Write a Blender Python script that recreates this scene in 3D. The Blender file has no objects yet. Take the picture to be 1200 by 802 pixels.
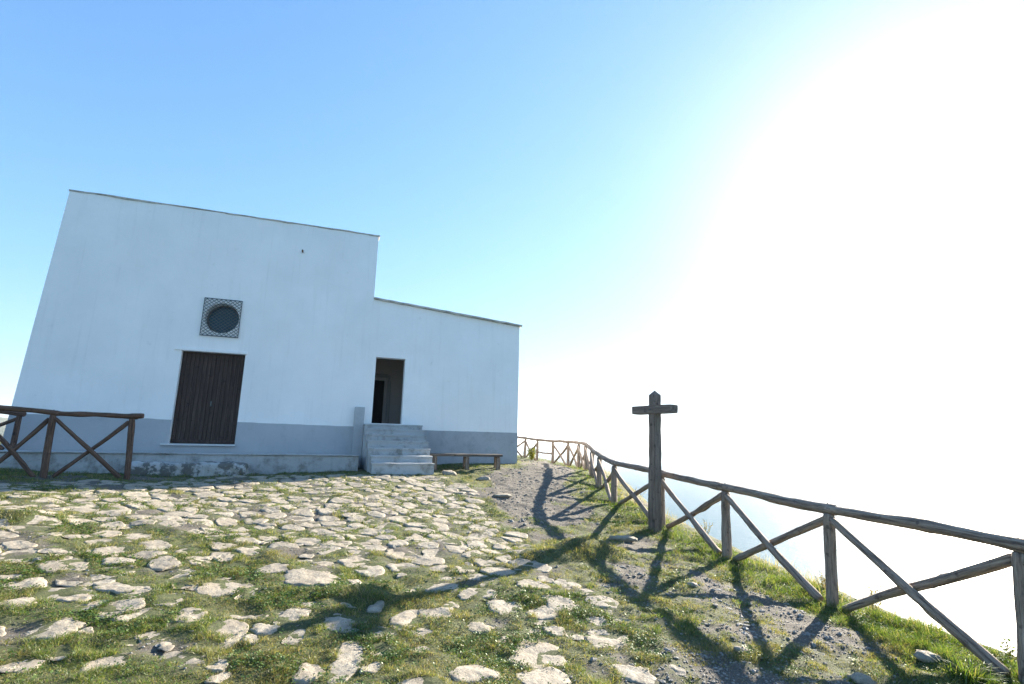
import bpy, math, random
import numpy as np
from mathutils import Vector, Matrix
random.seed(7); rng = np.random.default_rng(7)
scene = bpy.context.scene
COL = scene.collection
EYE = 1.7

# ------------------------------------------------------------------ camera
R = np.array([[0.9997453189584009, -0.0225676144234402, 0.0],
              [-0.0042859557052566215, -0.18986783774286836, -0.9818003029000044],
              [0.0221568906766641, 0.9815502569762196, -0.189916205799978]])
cam_d = bpy.data.cameras.new('camera'); cam = bpy.data.objects.new('camera', cam_d); COL.objects.link(cam)
cam_d.sensor_width = 36.0; cam_d.lens = 18.0; cam_d.clip_start = 0.05; cam_d.clip_end = 200000
cam.matrix_world = Matrix([[*R[0], 0], [*R[1], 0], [*R[2], EYE], [0, 0, 0, 1]])
scene.camera = cam
def ray(px, py):
    return R @ np.array([px - 600.0, 401.0 - py, -600.0])
def at(px, py, Y):
    r = ray(px, py); p = r * Y / r[1]; p[2] += EYE
    return p

# ------------------------------------------------------------------ helpers
def mesh_obj(name, V, F, mat, parent=None, smooth=False):
    me = bpy.data.meshes.new(name)
    me.from_pydata([tuple(map(float, v)) for v in V], [], [tuple(map(int, f)) for f in F])
    if mat: me.materials.append(mat)
    if smooth: me.polygons.foreach_set('use_smooth', [True] * len(me.polygons))
    me.update()
    o = bpy.data.objects.new(name, me); COL.objects.link(o)
    if parent: o.parent = parent
    return o
def big_mesh(name, V, loops, sizes, mat, smooth=False):
    me = bpy.data.meshes.new(name)
    V = np.ascontiguousarray(V, dtype=np.float32); loops = np.ascontiguousarray(loops, dtype=np.int32)
    sizes = np.ascontiguousarray(sizes, dtype=np.int32)
    me.vertices.add(len(V)); me.vertices.foreach_set('co', V.ravel())
    me.loops.add(len(loops)); me.loops.foreach_set('vertex_index', loops)
    me.polygons.add(len(sizes))
    st = np.zeros(len(sizes), np.int32); st[1:] = np.cumsum(sizes)[:-1]
    me.polygons.foreach_set('loop_start', st)
    me.update(calc_edges=True)
    me.polygons.foreach_set('use_smooth', np.full(len(sizes), smooth))
    me.materials.append(mat); me.update()
    o = bpy.data.objects.new(name, me); COL.objects.link(o)
    return o
def tag(o, label=None, cat=None, group=None, kind=None):
    if label: o['label'] = label
    if cat: o['category'] = cat
    if group: o['group'] = group
    if kind: o['kind'] = kind
    return o
def empty(name, loc, rz=0.0):
    o = bpy.data.objects.new(name, None); COL.objects.link(o)
    o.location = loc; o.rotation_euler = (0, 0, rz); o.empty_display_size = 0.2
    return o
class MB:
    def __init__(s): s.V = []; s.F = []
    def box(s, a, b):
        i = len(s.V); (x0, y0, z0), (x1, y1, z1) = a, b
        s.V += [(x0,y0,z0),(x1,y0,z0),(x1,y1,z0),(x0,y1,z0),(x0,y0,z1),(x1,y0,z1),(x1,y1,z1),(x0,y1,z1)]
        s.F += [(i,i+3,i+2,i+1),(i+4,i+5,i+6,i+7),(i,i+1,i+5,i+4),(i+1,i+2,i+6,i+5),(i+2,i+3,i+7,i+6),(i+3,i,i+4,i+7)]
    def poly(s, pts):
        i = len(s.V); s.V += list(pts); s.F.append(tuple(range(i, i + len(pts))))
    def tube(s, p0, p1, r, n=6):
        p0 = Vector(p0); p1 = Vector(p1); d = (p1 - p0).normalized()
        a = d.orthogonal().normalized(); b = d.cross(a); i = len(s.V)
        for p in (p0, p1):
            for k in range(n):
                t = 2 * math.pi * k / n; s.V.append(tuple(p + a * (r * math.cos(t)) + b * (r * math.sin(t))))
        for k in range(n): s.F.append((i + k, i + (k + 1) % n, i + n + (k + 1) % n, i + n + k))
        s.F.append(tuple(i + k for k in range(n))[::-1]); s.F.append(tuple(i + n + k for k in range(n)))
    def build(s, name, mat, parent=None, smooth=False, bevel=0.0, seg=2):
        o = mesh_obj(name, s.V, s.F, mat, parent, smooth)
        if bevel:
            m = o.modifiers.new('bevel', 'BEVEL'); m.width = bevel; m.segments = seg; m.limit_method = 'ANGLE'
        return o
def rough_box(mb, a, b, step=0.08, amp=0.012, seed=0, scale=4.0):
    """closed box with a subdivided, worn surface (vertex noise shared over the faces)"""
    a = np.array(a, float); b = np.array(b, float); n = np.maximum(1, np.round((b - a) / step).astype(int))
    idx = {}
    def vid(i, j, k):
        key = (i, j, k)
        if key not in idx:
            p = a + (b - a) * np.array([i / n[0], j / n[1], k / n[2]])
            q = p * scale + seed * 7.3
            e = sum((1 if c in (0, m) else 0) for c, m in zip(key, n))
            ctr = (a + b) / 2
            pull = (0, 0, 0.35, 0.7)[e] * amp * 1.6
            dirv = (ctr - p); dirv = np.sign(dirv)
            off = np.array([float(vnoise1(q[0] + q[2] * 1.7, q[1] + q[2] * .9 + t * 13.1)) for t in range(3)]) * amp * 2 - amp
            idx[key] = len(mb.V); mb.V.append(tuple(p + off + dirv * pull))
        return idx[key]
    for i in range(n[0]):
        for j in range(n[1]):
            mb.F.append((vid(i,j,0), vid(i,j+1,0), vid(i+1,j+1,0), vid(i+1,j,0)))
            mb.F.append((vid(i,j,n[2]), vid(i+1,j,n[2]), vid(i+1,j+1,n[2]), vid(i,j+1,n[2])))
    for i in range(n[0]):
        for k in range(n[2]):
            mb.F.append((vid(i,0,k), vid(i+1,0,k), vid(i+1,0,k+1), vid(i,0,k+1)))
            mb.F.append((vid(i,n[1],k), vid(i,n[1],k+1), vid(i+1,n[1],k+1), vid(i+1,n[1],k)))
    for j in range(n[1]):
        for k in range(n[2]):
            mb.F.append((vid(0,j,k), vid(0,j,k+1), vid(0,j+1,k+1), vid(0,j+1,k)))
            mb.F.append((vid(n[0],j,k), vid(n[0],j+1,k), vid(n[0],j+1,k+1), vid(n[0],j,k+1)))
# value noise
TBL = np.random.default_rng(11).random((256, 256))
def vnoise(x, y):
    xi = np.floor(x).astype(int); yi = np.floor(y).astype(int); fx = x - xi; fy = y - yi
    fx = fx * fx * (3 - 2 * fx); fy = fy * fy * (3 - 2 * fy)
    a = TBL[xi & 255, yi & 255]; b = TBL[(xi + 1) & 255, yi & 255]; c = TBL[xi & 255, (yi + 1) & 255]; d = TBL[(xi + 1) & 255, (yi + 1) & 255]
    return (a * (1 - fx) + b * fx) * (1 - fy) + (c * (1 - fx) + d * fx) * fy
def vnoise1(x, y): return vnoise(np.array([x]), np.array([y]))[0]
def fbm(x, y, oct=4):
    s = 0; a = 1; t = 0
    for k in range(oct):
        s = s + a * vnoise(x * 2**k + 17.3 * k, y * 2**k + 5.1 * k); t += a; a *= .5
    return s / t
def sstep(a, b, x):
    t = np.clip((x - a) / (b - a), 0, 1); return t * t * (3 - 2 * t)

# ------------------------------------------------------------------ materials
def nt(name):
    m = bpy.data.materials.new(name); m.use_nodes = True; t = m.node_tree
    for n in list(t.nodes): t.nodes.remove(n)
    return m, t
class G:
    def __init__(s, name):
        s.m, s.t = nt(name); s.out = s.t.nodes.new('ShaderNodeOutputMaterial'); s.tc = s.t.nodes.new('ShaderNodeTexCoord')
    def n(s, typ, **kw):
        nd = s.t.nodes.new(typ)
        for k, v in kw.items():
            if k in nd.inputs: nd.inputs[k].default_value = v
            else: setattr(nd, k, v)
        return nd
    def l(s, a, b): s.t.links.new(a, b)
    def mapping(s, scale=(1,1,1), coord='Object'):
        mp = s.n('ShaderNodeMapping'); mp.inputs['Scale'].default_value = scale; s.l(s.tc.outputs[coord], mp.inputs[0]); return mp.outputs[0]
    def noise(s, vec, scale, detail=6, rough=.6):
        nd = s.n('ShaderNodeTexNoise'); nd.inputs['Scale'].default_value = scale; nd.inputs['Detail'].default_value = detail
        nd.inputs['Roughness'].default_value = rough; s.l(vec, nd.inputs['Vector']); return nd.outputs['Fac']
    def ramp(s, fac, stops):
        r = s.n('ShaderNodeValToRGB'); cr = r.color_ramp
        while len(cr.elements) < len(stops): cr.elements.new(.5)
        for e, (p, c) in zip(cr.elements, stops):
            e.position = p; e.color = (*c, 1) if len(c) == 3 else c
        s.l(fac, r.inputs[0]); return r.outputs[0]
    def mix(s, fac, a, b, mode='MIX'):
        nd = s.n('ShaderNodeMix'); nd.data_type = 'RGBA'; nd.blend_type = mode
        for k, v in ((0, fac), (6, a), (7, b)):
            if hasattr(v, 'is_linked') or hasattr(v, 'links'): s.l(v, nd.inputs[k])
            elif k == 0: nd.inputs[0].default_value = v
            else: nd.inputs[k].default_value = (*v, 1)
        return nd.outputs[2]
    def bump(s, h, strength=.5, dist=.01, normal=None):
        b = s.n('ShaderNodeBump'); b.inputs['Strength'].default_value = strength; b.inputs['Distance'].default_value = dist
        s.l(h, b.inputs['Height'])
        if normal: s.l(normal, b.inputs['Normal'])
        return b.outputs[0]
    def bsdf(s, col, rough=.8, normal=None, **kw):
        p = s.n('ShaderNodeBsdfPrincipled')
        if isinstance(col, tuple): p.inputs['Base Color'].default_value = (*col, 1)
        else: s.l(col, p.inputs['Base Color'])
        if isinstance(rough, float): p.inputs['Roughness'].default_value = rough
        else: s.l(rough, p.inputs['Roughness'])
        if normal: s.l(normal, p.inputs['Normal'])
        for k, v in kw.items(): p.inputs[k].default_value = v
        s.l(p.outputs[0], s.out.inputs[0]); return p

def plaster(name, c, dirt, amt=.35, stain=(.30,.27,.22), bumpd=.006, edge=(.62,.82)):
    g = G(name); v = g.mapping()
    big = g.noise(v, .7, 6, .6); mid = g.noise(v, 3.5, 8, .7); fine = g.noise(v, 45, 5, .7)
    col = g.mix(g.ramp(big, [(.35, (0,0,0)), (.7, (1,1,1))]), c, dirt)
    vs = g.mapping((9, 9, .5)); st = g.noise(vs, 1.0, 5, .6)
    stf = g.ramp(st, [(.55, (0,0,0)), (.85, (amt*.5,)*3)])
    col = g.mix(stf, col, stain)
    pt = g.ramp(mid, [(edge[0], (0,0,0)), (edge[1], (amt,)*3)])
    col = g.mix(pt, col, stain)
    b = g.bump(fine, .35, .003); b = g.bump(mid, .9, bumpd * 1.6, b)
    g.bsdf(col, .9, b); return g.m
M = {}
M['wall'] = plaster('white_plaster', (.92,.90,.875), (.84,.825,.80), .30)
M['plinth'] = plaster('grey_plinth_paint', (.45,.46,.47), (.38,.395,.41), .4, (.27,.27,.26), .008, (.54,.76))
M['plinth_worn'] = plaster('worn_grey_base_paint', (.42,.435,.45), (.33,.345,.36), .4, (.19,.19,.185), .014, (.5,.72))
M['step'] = plaster('worn_painted_concrete', (.46,.47,.47), (.34,.35,.35), .75, (.15,.14,.115), .012, (.5,.68))
M['rough'] = plaster('lime_washed_stone', (.50,.50,.48), (.36,.355,.34), .85, (.09,.085,.07), .03, (.46,.54))
M['coping'] = plaster('coping_mortar', (.62,.60,.55), (.42,.39,.34), .6, (.12,.11,.09), .01, (.45,.65))
M['sill'] = plaster('marble_sill', (.62,.62,.60), (.55,.55,.54), .2)
M['inner'] = plaster('inner_plaster', (.52,.48,.45), (.47,.43,.41), .2)
M['inner_trim'] = plaster('inner_trim_plaster', (.36,.35,.34), (.33,.32,.31), .2)

def wood(name, dark, mid, light, grain=(38,38,2.2), crack=.9):
    g = G(name)
    oi = g.n('ShaderNodeObjectInfo'); mp = g.n('ShaderNodeMapping'); mp.inputs['Scale'].default_value = grain
    add = g.n('ShaderNodeVectorMath'); add.operation = 'ADD'; mul = g.n('ShaderNodeVectorMath'); mul.operation = 'SCALE'; mul.inputs['Scale'].default_value = 9
    cmb = g.n('ShaderNodeCombineXYZ')
    for k in range(3): g.l(oi.outputs['Random'], cmb.inputs[k])
    g.l(cmb.outputs[0], mul.inputs[0]); g.l(g.tc.outputs['Object'], add.inputs[0]); g.l(mul.outputs[0], add.inputs[1]); g.l(add.outputs[0], mp.inputs[0])
    gr = g.noise(mp.outputs[0], 1.0, 8, .65); bl = g.noise(add.outputs[0], 5, 5, .6)
    col = g.ramp(gr, [(.28, dark), (.5, mid), (.72, light)])
    col = g.mix(g.ramp(bl, [(.4, (0,0,0)), (.7, (.55,)*3)]), col, mid)
    ck = g.ramp(gr, [(.30, (0,0,0)), (.42, (1,1,1))])
    fine = g.noise(mp.outputs[0], 3.2, 6, .7); kn = g.noise(add.outputs[0], 9, 3, .5)
    col = g.mix(g.ramp(fine, [(.36, (.75,)*3), (.5, (0,0,0))]), col, dark)
    col = g.mix(g.ramp(kn, [(.63, (0,0,0)), (.70, (.8,)*3)]), col, dark)
    b = g.bump(ck, crack, .010); b = g.bump(fine, .8, .005, b); b = g.bump(bl, .6, .014, b)
    g.bsdf(col, .85, b); return g.m
M['log'] = wood('weathered_log', (.085,.06,.045), (.27,.205,.155), (.46,.38,.30))
M['log_dark'] = wood('brown_log', (.035,.02,.014), (.12,.068,.045), (.21,.135,.095))
M['beam'] = wood('weathered_beam', (.055,.042,.034), (.18,.14,.112), (.33,.27,.22), (30,30,1.6))
M['bench'] = wood('bench_plank', (.05,.04,.03), (.15,.12,.095), (.27,.22,.18), (1.6,34,34))
M['door'] = wood('dark_door_wood', (.026,.015,.012), (.058,.036,.028), (.11,.078,.064), (30,30,1.0), .6)
def simple(name, c, r, **kw):
    g = G(name); v = g.mapping(); n = g.noise(v, 12, 5, .6)
    g.bsdf(g.mix(g.ramp(n, [(.35, (0,0,0)), (.7, (1,1,1))]), c, tuple(x * .7 for x in c)), r, g.bump(n, .3, .002), **kw); return g.m
M['iron'] = simple('grille_iron', (.11,.125,.125), .6, Metallic=.3)
M['glass'] = simple('dark_glass', (.02,.07,.10), .22)
M['dark'] = simple('dark_wood', (.02,.015,.012), .7)
M['roof'] = simple('roof_screed', (.38,.33,.28), .9)
M['shade_rim'] = simple('shade_brown_window_rim', (.09,.075,.06), .7)  # dark brown paints in the shadowed edge of the window recess
M['rust'] = simple('rusty_pipe', (.16,.09,.05), .8)

def leafmat(name, stops, trans=.45, dry=None):
    g = G(name); ge = g.n('ShaderNodeNewGeometry'); v = g.mapping()
    col = g.ramp(ge.outputs['Random Per Island'], stops)
    if dry:
        n = g.noise(v, .9, 4, .6); col = g.mix(g.ramp(n, [(.46, (0,0,0)), (.62, (.6,)*3)]), col, dry)
    d = g.n('ShaderNodeBsdfDiffuse'); t = g.n('ShaderNodeBsdfTranslucent'); gl = g.n('ShaderNodeBsdfGlossy'); gl.inputs['Roughness'].default_value = .5
    gl.inputs['Color'].default_value = (.8,.85,.8,1)
    g.l(col, d.inputs[0])
    tcol = g.mix(1.0, col, (1.5,1.45,.7), 'MULTIPLY'); g.l(tcol, t.inputs[0])
    m1 = g.n('ShaderNodeMixShader'); m1.inputs[0].default_value = trans; g.l(d.outputs[0], m1.inputs[1]); g.l(t.outputs[0], m1.inputs[2])
    m2 = g.n('ShaderNodeMixShader'); m2.inputs[0].default_value = .045; g.l(m1.outputs[0], m2.inputs[1]); g.l(gl.outputs[0], m2.inputs[2])
    g.l(m2.outputs[0], g.out.inputs[0]); return g.m
M['grass'] = leafmat('grass_blades', [(0, (.06,.095,.02)), (.3, (.10,.145,.03)), (.55, (.16,.19,.05)), (.70, (.24,.22,.10)), (.88, (.33,.28,.17)), (1, (.17,.12,.08))], .48, (.21,.18,.09))
M['lush'] = leafmat('lush_grass_blades', [(0, (.05,.09,.016)), (.5, (.085,.145,.024)), (.8, (.14,.18,.045)), (1, (.28,.25,.12))], .5)
M['dry'] = leafmat('dry_grass', [(0, (.30,.26,.15)), (.6, (.38,.32,.2)), (1, (.20,.2,.08))], .4)
M['straw'] = leafmat('straw', [(0, (.22,.17,.10)), (.4, (.34,.28,.17)), (.7, (.14,.095,.06)), (1, (.42,.36,.25))], .25)
M['leaf'] = leafmat('broad_leaf', [(0, (.04,.085,.015)), (.5, (.07,.13,.022)), (.85, (.12,.17,.04)), (1, (.14,.09,.05))], .3)

def stone_mat(name, a, b, c, scale=1.0):
    g = G(name); v = g.mapping(); ge = g.n('ShaderNodeNewGeometry')
    n1 = g.noise(v, 5*scale, 8, .7); n2 = g.noise(v, 28*scale, 8, .75); n3 = g.noise(v, 1.2*scale, 3, .5)
    col = g.ramp(n1, [(.32, b), (.55, a), (.75, tuple(min(1, x*1.15) for x in a))])
    col = g.mix(g.ramp(n2, [(.50, (0,0,0)), (.66, (.8,)*3)]), col, c)
    n4 = g.noise(v, 11*scale, 6, .7); col = g.mix(g.ramp(n4, [(.53, (0,0,0)), (.63, (.7,)*3)]), col, tuple(x*.75 for x in b))
    col = g.mix(g.ramp(ge.outputs['Random Per Island'], [(0, (0,0,0)), (1, (.45,)*3)]), col, b)
    bb = g.bump(n2, .8, .012); bb = g.bump(n1, .8, .03, bb)
    g.bsdf(col, .85, bb); return g.m
M['stone'] = stone_mat('limestone_paving', (.355,.315,.245), (.25,.21,.155), (.13,.11,.08))
M['pebble'] = stone_mat('limestone_gravel', (.29,.285,.265), (.17,.155,.135), (.095,.085,.07))

# ------------------------------------------------------------------ facade frame
P0 = np.array([0.25139719, 16.9, -0.64055854 + EYE])
dV = np.array([0.94286633, 0.33317125, 0.0]); nV = np.array([0.33317125, -0.94286633, 0.0])
ANG = math.atan2(dV[1], dV[0])
def FW(s, i, h):                       # facade coordinates: along, inward, height above the eye -> world
    return P0 + dV * s - nV * i + np.array([0, 0, h + 0.64055854])
BZ = 0.64055854                        # local z of the eye level in the chapel's frame

# ------------------------------------------------------------------ terrain height
fence_pts = [(5.05,3.0,-1.98),(4.47,4.74,-1.92),(3.85,6.5,-1.80),(3.36,8.3,-1.73),(2.88,10.1,-1.50),(2.42,11.9,-1.29),(2.37,13.9,-1.12),(2.50,15.9,-1.0),
             (2.64,18.0,-.93),(2.66,20.0,-.95),(2.47,22.0,-.97),(1.95,24.0,-.97),(1.30,25.7,-.90),(.72,27.3,-.83),(-.3,29.0,-.8)]
sb = FW(-4, -2.4, 0)
sg = at(460, 552.6, float(sb[1])); ctrl = fence_pts + [(sg[0], sg[1], sg[2] - EYE), (sg[0] + .7, sg[1] + .2, sg[2] - EYE + .02), (.6,16.6,-.66),(.1,16.2,-.74),(1.3,18,-.78),(-2.2,14.4,-.93),(-.9,15.0,-.86),
        (-4.0,12.6,-.95),(-5.5,11.8,-.95),(-8.8,10.1,-.93),(-7.6,10.6,-.94),(-11.,9.5,-.74),
        (-7.2,7.2,-.98),(-4,8,-1.24),(0,8,-1.52),(0,12,-1.22),(-1.9,3.9,-1.62),(0,3.5,-1.75),(3,4,-1.90),(-4,3.5,-1.50),(-8,4,-1.25),
        (2.0,7,-1.68),(1.5,10,-1.45),(1.2,13,-1.18),(0,0,-1.7),(-8,0,-1.5),(4,0,-2.0),(-15,8,-.8),(-18,20,-1.6),(-8,26,-1.2)]
cp = np.array(ctrl); A = np.c_[np.ones(len(cp)), cp[:, 0], cp[:, 1]]
plane, *_ = np.linalg.lstsq(A, cp[:, 2], rcond=None); res = cp[:, 2] - A @ plane; SG = 3.2
K = np.exp(-((cp[:, None, 0] - cp[None, :, 0])**2 + (cp[:, None, 1] - cp[None, :, 1])**2) / (2 * SG * SG)) + np.eye(len(cp)) * .05
wts = np.linalg.solve(K, res)
fp = np.array(fence_pts)
fd = np.gradient(fp[:, :2], axis=0); fd /= np.linalg.norm(fd, axis=1)[:, None]; fn = np.c_[fd[:, 1], -fd[:, 0]]
edge = fp[:, :2] + fn * np.array([.5,.5,.5,.5,.5,.5,.55,.6,.7,.8,.9,1.,1.,1.,1.])[:, None]
POLY = np.array([(7.5,-14), (5.9,0)] + [tuple(e) for e in edge] + [(-8,34),(-24,30),(-28,8),(-24,-14)])
def seg_dist(X, Y, P, closed=True):
    d = np.full(X.shape, 1e9); n = len(P)
    for k in range(n if closed else n - 1):
        a = P[k]; b = P[(k + 1) % n]; e = b - a; t = np.clip(((X - a[0]) * e[0] + (Y - a[1]) * e[1]) / (e @ e), 0, 1)
        d = np.minimum(d, np.hypot(X - a[0] - t * e[0], Y - a[1] - t * e[1]))
    return d
def inside(X, Y, P):
    c = np.zeros(X.shape, bool); n = len(P)
    for k in range(n):
        a = P[k]; b = P[(k + 1) % n]
        if a[1] == b[1]: continue
        c ^= ((a[1] > Y) != (b[1] > Y)) & (X < (b[0] - a[0]) * (Y - a[1]) / (b[1] - a[1]) + a[0])
    return c
def base_h(X, Y):
    z = plane[0] + plane[1] * np.clip(X, -20, 8) + plane[2] * np.clip(Y, -5, 32)
    for (x, y, _), w_ in zip(cp, wts): z = z + w_ * np.exp(-((X - x)**2 + (Y - y)**2) / (2 * SG * SG))
    return z + EYE
def hump(X, Y):
    z = 0
    for x, y, r, h in HUMPS: z = z + h * np.exp(-(((X - x))**2 + ((Y - y) * 1.6)**2) / (r * r))
    return z
HUMPS = []
def ghit(px, py, lift=0.0):
    r = ray(px, py); t = 1.0 / r[1]; Y = 2.0
    while Y < 60:
        p = r * t * Y
        if p[2] + EYE <= float(base_h(np.array([p[0]]), np.array([p[1]]))[0]) + lift: return p[0], p[1]
        Y += .02
    return p[0], p[1]
hx, hy = ghit(690, 652); HUMPS.append((hx, hy + .1, .48, .19)); hx, hy = ghit(640, 660); HUMPS.append((hx - .05, hy + .2, .4, .10))
hx, hy = ghit(428, 702); BX, BY = hx, hy; HUMPS.append((hx, hy, .42, .06)); hx, hy = ghit(10, 612); HUMPS.append((hx, hy + .1, .5, .10))
def H(X, Y, micro=True):
    X = np.asarray(X, float); Y = np.asarray(Y, float)
    z = base_h(X, Y) + hump(X, Y)
    d = seg_dist(X, Y, POLY); ins = inside(X, Y, POLY); sd = np.where(ins, -d, d)
    if micro:
        z = z + (fbm(X * 1.3, Y * 1.3, 3) - .5) * .10 + (fbm(X * 7, Y * 7, 3) - .5) * .06
    o = np.clip(sd, 0, None)
    prof = np.where(o < 1.5, .75 * o * o / 1.5 , .75 * 1.5 + (o - 1.5) * 1.25)
    prof = np.minimum(prof, 262 + 0 * o)
    z = z - prof * (1 + .12 * (fbm(X * .05, Y * .05, 4) - .5) * np.clip(o / 10, 0, 1)) + (fbm(X * .12 + 9, Y * .12, 4) - .5) * np.clip(o - 2, 0, 12)
    z = z - .05 * sstep(-.3, .1, sd)
    return z
def H1(x, y): return float(H(np.array([x]), np.array([y]))[0])

# pixel outlines turned into ground regions
def region(pts): return np.array([ghit(*p) for p in pts])
COB = region([(-80,575),(60,566),(300,558),(440,556),(530,560),(562,585),(585,615),(640,655),(700,700),(765,760),(860,850),(400,1000),(-400,1000),(-500,640)])
PATH = region([(560,556),(600,552),(612,541),(650,541),(676,552),(668,575),(700,600),(690,615),(640,622),(600,625),(575,590)])
DIRT = region([(720,655),(800,650),(860,668),(960,705),(1060,745),(1120,790),(1180,900),(780,1000),(760,760),(690,690)])

# ------------------------------------------------------------------ ground sheet
def axis(lo, hi, d, far):
    c = list(np.arange(lo, hi + d / 2, d)); s = d; a = lo; pre = []
    while a > -far: s *= 1.16; a -= s; pre.append(a)
    s = d; b = hi; post = []
    while b < far: s *= 1.16; b += s; post.append(b)
    return np.array(pre[::-1] + c + post)
xs = axis(-10.5, 6.2, .055, 420); ys = axis(2.4, 15.5, .055, 420)
GX, GY = np.meshgrid(xs, ys, indexing='ij')
GZ = H(GX, GY); nx, ny = GX.shape
V = np.c_[GX.ravel(), GY.ravel(), GZ.ravel()]
I = np.arange(nx * ny).reshape(nx, ny)
L = np.stack([I[:-1, :-1], I[1:, :-1], I[1:, 1:], I[:-1, 1:]], -1).reshape(-1)
def gmat():
    g = G('earth_and_turf'); v = g.mapping()
    n1 = g.noise(v, 1.6, 7, .65); n2 = g.noise(v, 14, 8, .75); n3 = g.noise(v, 60, 6, .8)
    soil = g.ramp(n3, [(.3, (.05,.042,.034)), (.5, (.105,.092,.074)), (.7, (.20,.185,.158))])
    gra = g.ramp(n2, [(.35, (.045,.055,.018)), (.55, (.085,.10,.032)), (.7, (.15,.14,.065))])
    at_ = g.n('ShaderNodeAttribute', attribute_name='grassy')
    m = g.n('ShaderNodeMath', operation='ADD'); g.l(at_.outputs['Fac'], m.inputs[0])
    m2 = g.n('ShaderNodeMath', operation='MULTIPLY_ADD'); g.l(n2, m2.inputs[0]); m2.inputs[1].default_value = .9; m2.inputs[2].default_value = -.45
    g.l(m2.outputs[0], m.inputs[1])
    f = g.ramp(m.outputs[0], [(.4, (0,0,0)), (.62, (1,1,1))])
    b = g.bump(n3, .9, .012); b = g.bump(n2, .9, .03, b)
    g.bsdf(g.mix(f, soil, gra), .95, b); return g.m
ground = big_mesh('ground', V, L, np.full((nx-1)*(ny-1), 4), gmat(), True)
tag(ground, 'grassy hilltop ground falling away past the rustic fence', kind='structure')

# fence strip distance and grass coverage (0..1)
def grassiness(X, Y):
    n = fbm(X * 1.9 + 3, Y * 1.9, 4); n2 = fbm(X * .7 + 30, Y * .7, 3)
    cob = inside(X, Y, COB); pa = inside(X, Y, PATH); di = inside(X, Y, DIRT)
    df = seg_dist(X, Y, fp[:, :2], False)
    g = .70 + (n - .5) * 1.5 + (n2 - .5) * .7
    g = np.where(cob, .62 + (n - .5) * 1.35 + .14 * sstep(9, 5, Y), g)
    dp = seg_dist(X, Y, PATH); dd = seg_dist(X, Y, DIRT)
    g = np.where(pa, g - .58 * sstep(0, .35, dp), g)
    g = np.where(di, g - .25 * sstep(0, .5, dd), g)
    g = g + .55 * sstep(.75, .25, df) * np.where(Y > 17, .5, 1) * (.35 + 1.1 * sstep(.38, .6, fbm(X * 1.6 + 60, Y * 1.6, 3)))
    g = g + 2 * np.clip(hump(X, Y), 0, .2) / .13 * .4
    s = (X - P0[0]) * dV[0] + (Y - P0[1]) * dV[1]; o = (X - P0[0]) * nV[0] + (Y - P0[1]) * nV[1]
    near = np.where(s < -5.1, np.abs(o - 1.75), np.where(s < .4, np.abs(o - .5), 9))
    g = g + .6 * sstep(.75, .2, near)
    return np.clip(g, 0, 1.3)
att = ground.data.attributes.new('grassy', 'FLOAT', 'POINT')
att.data.foreach_set('value', grassiness(GX, GY).ravel().astype(np.float32))

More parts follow.
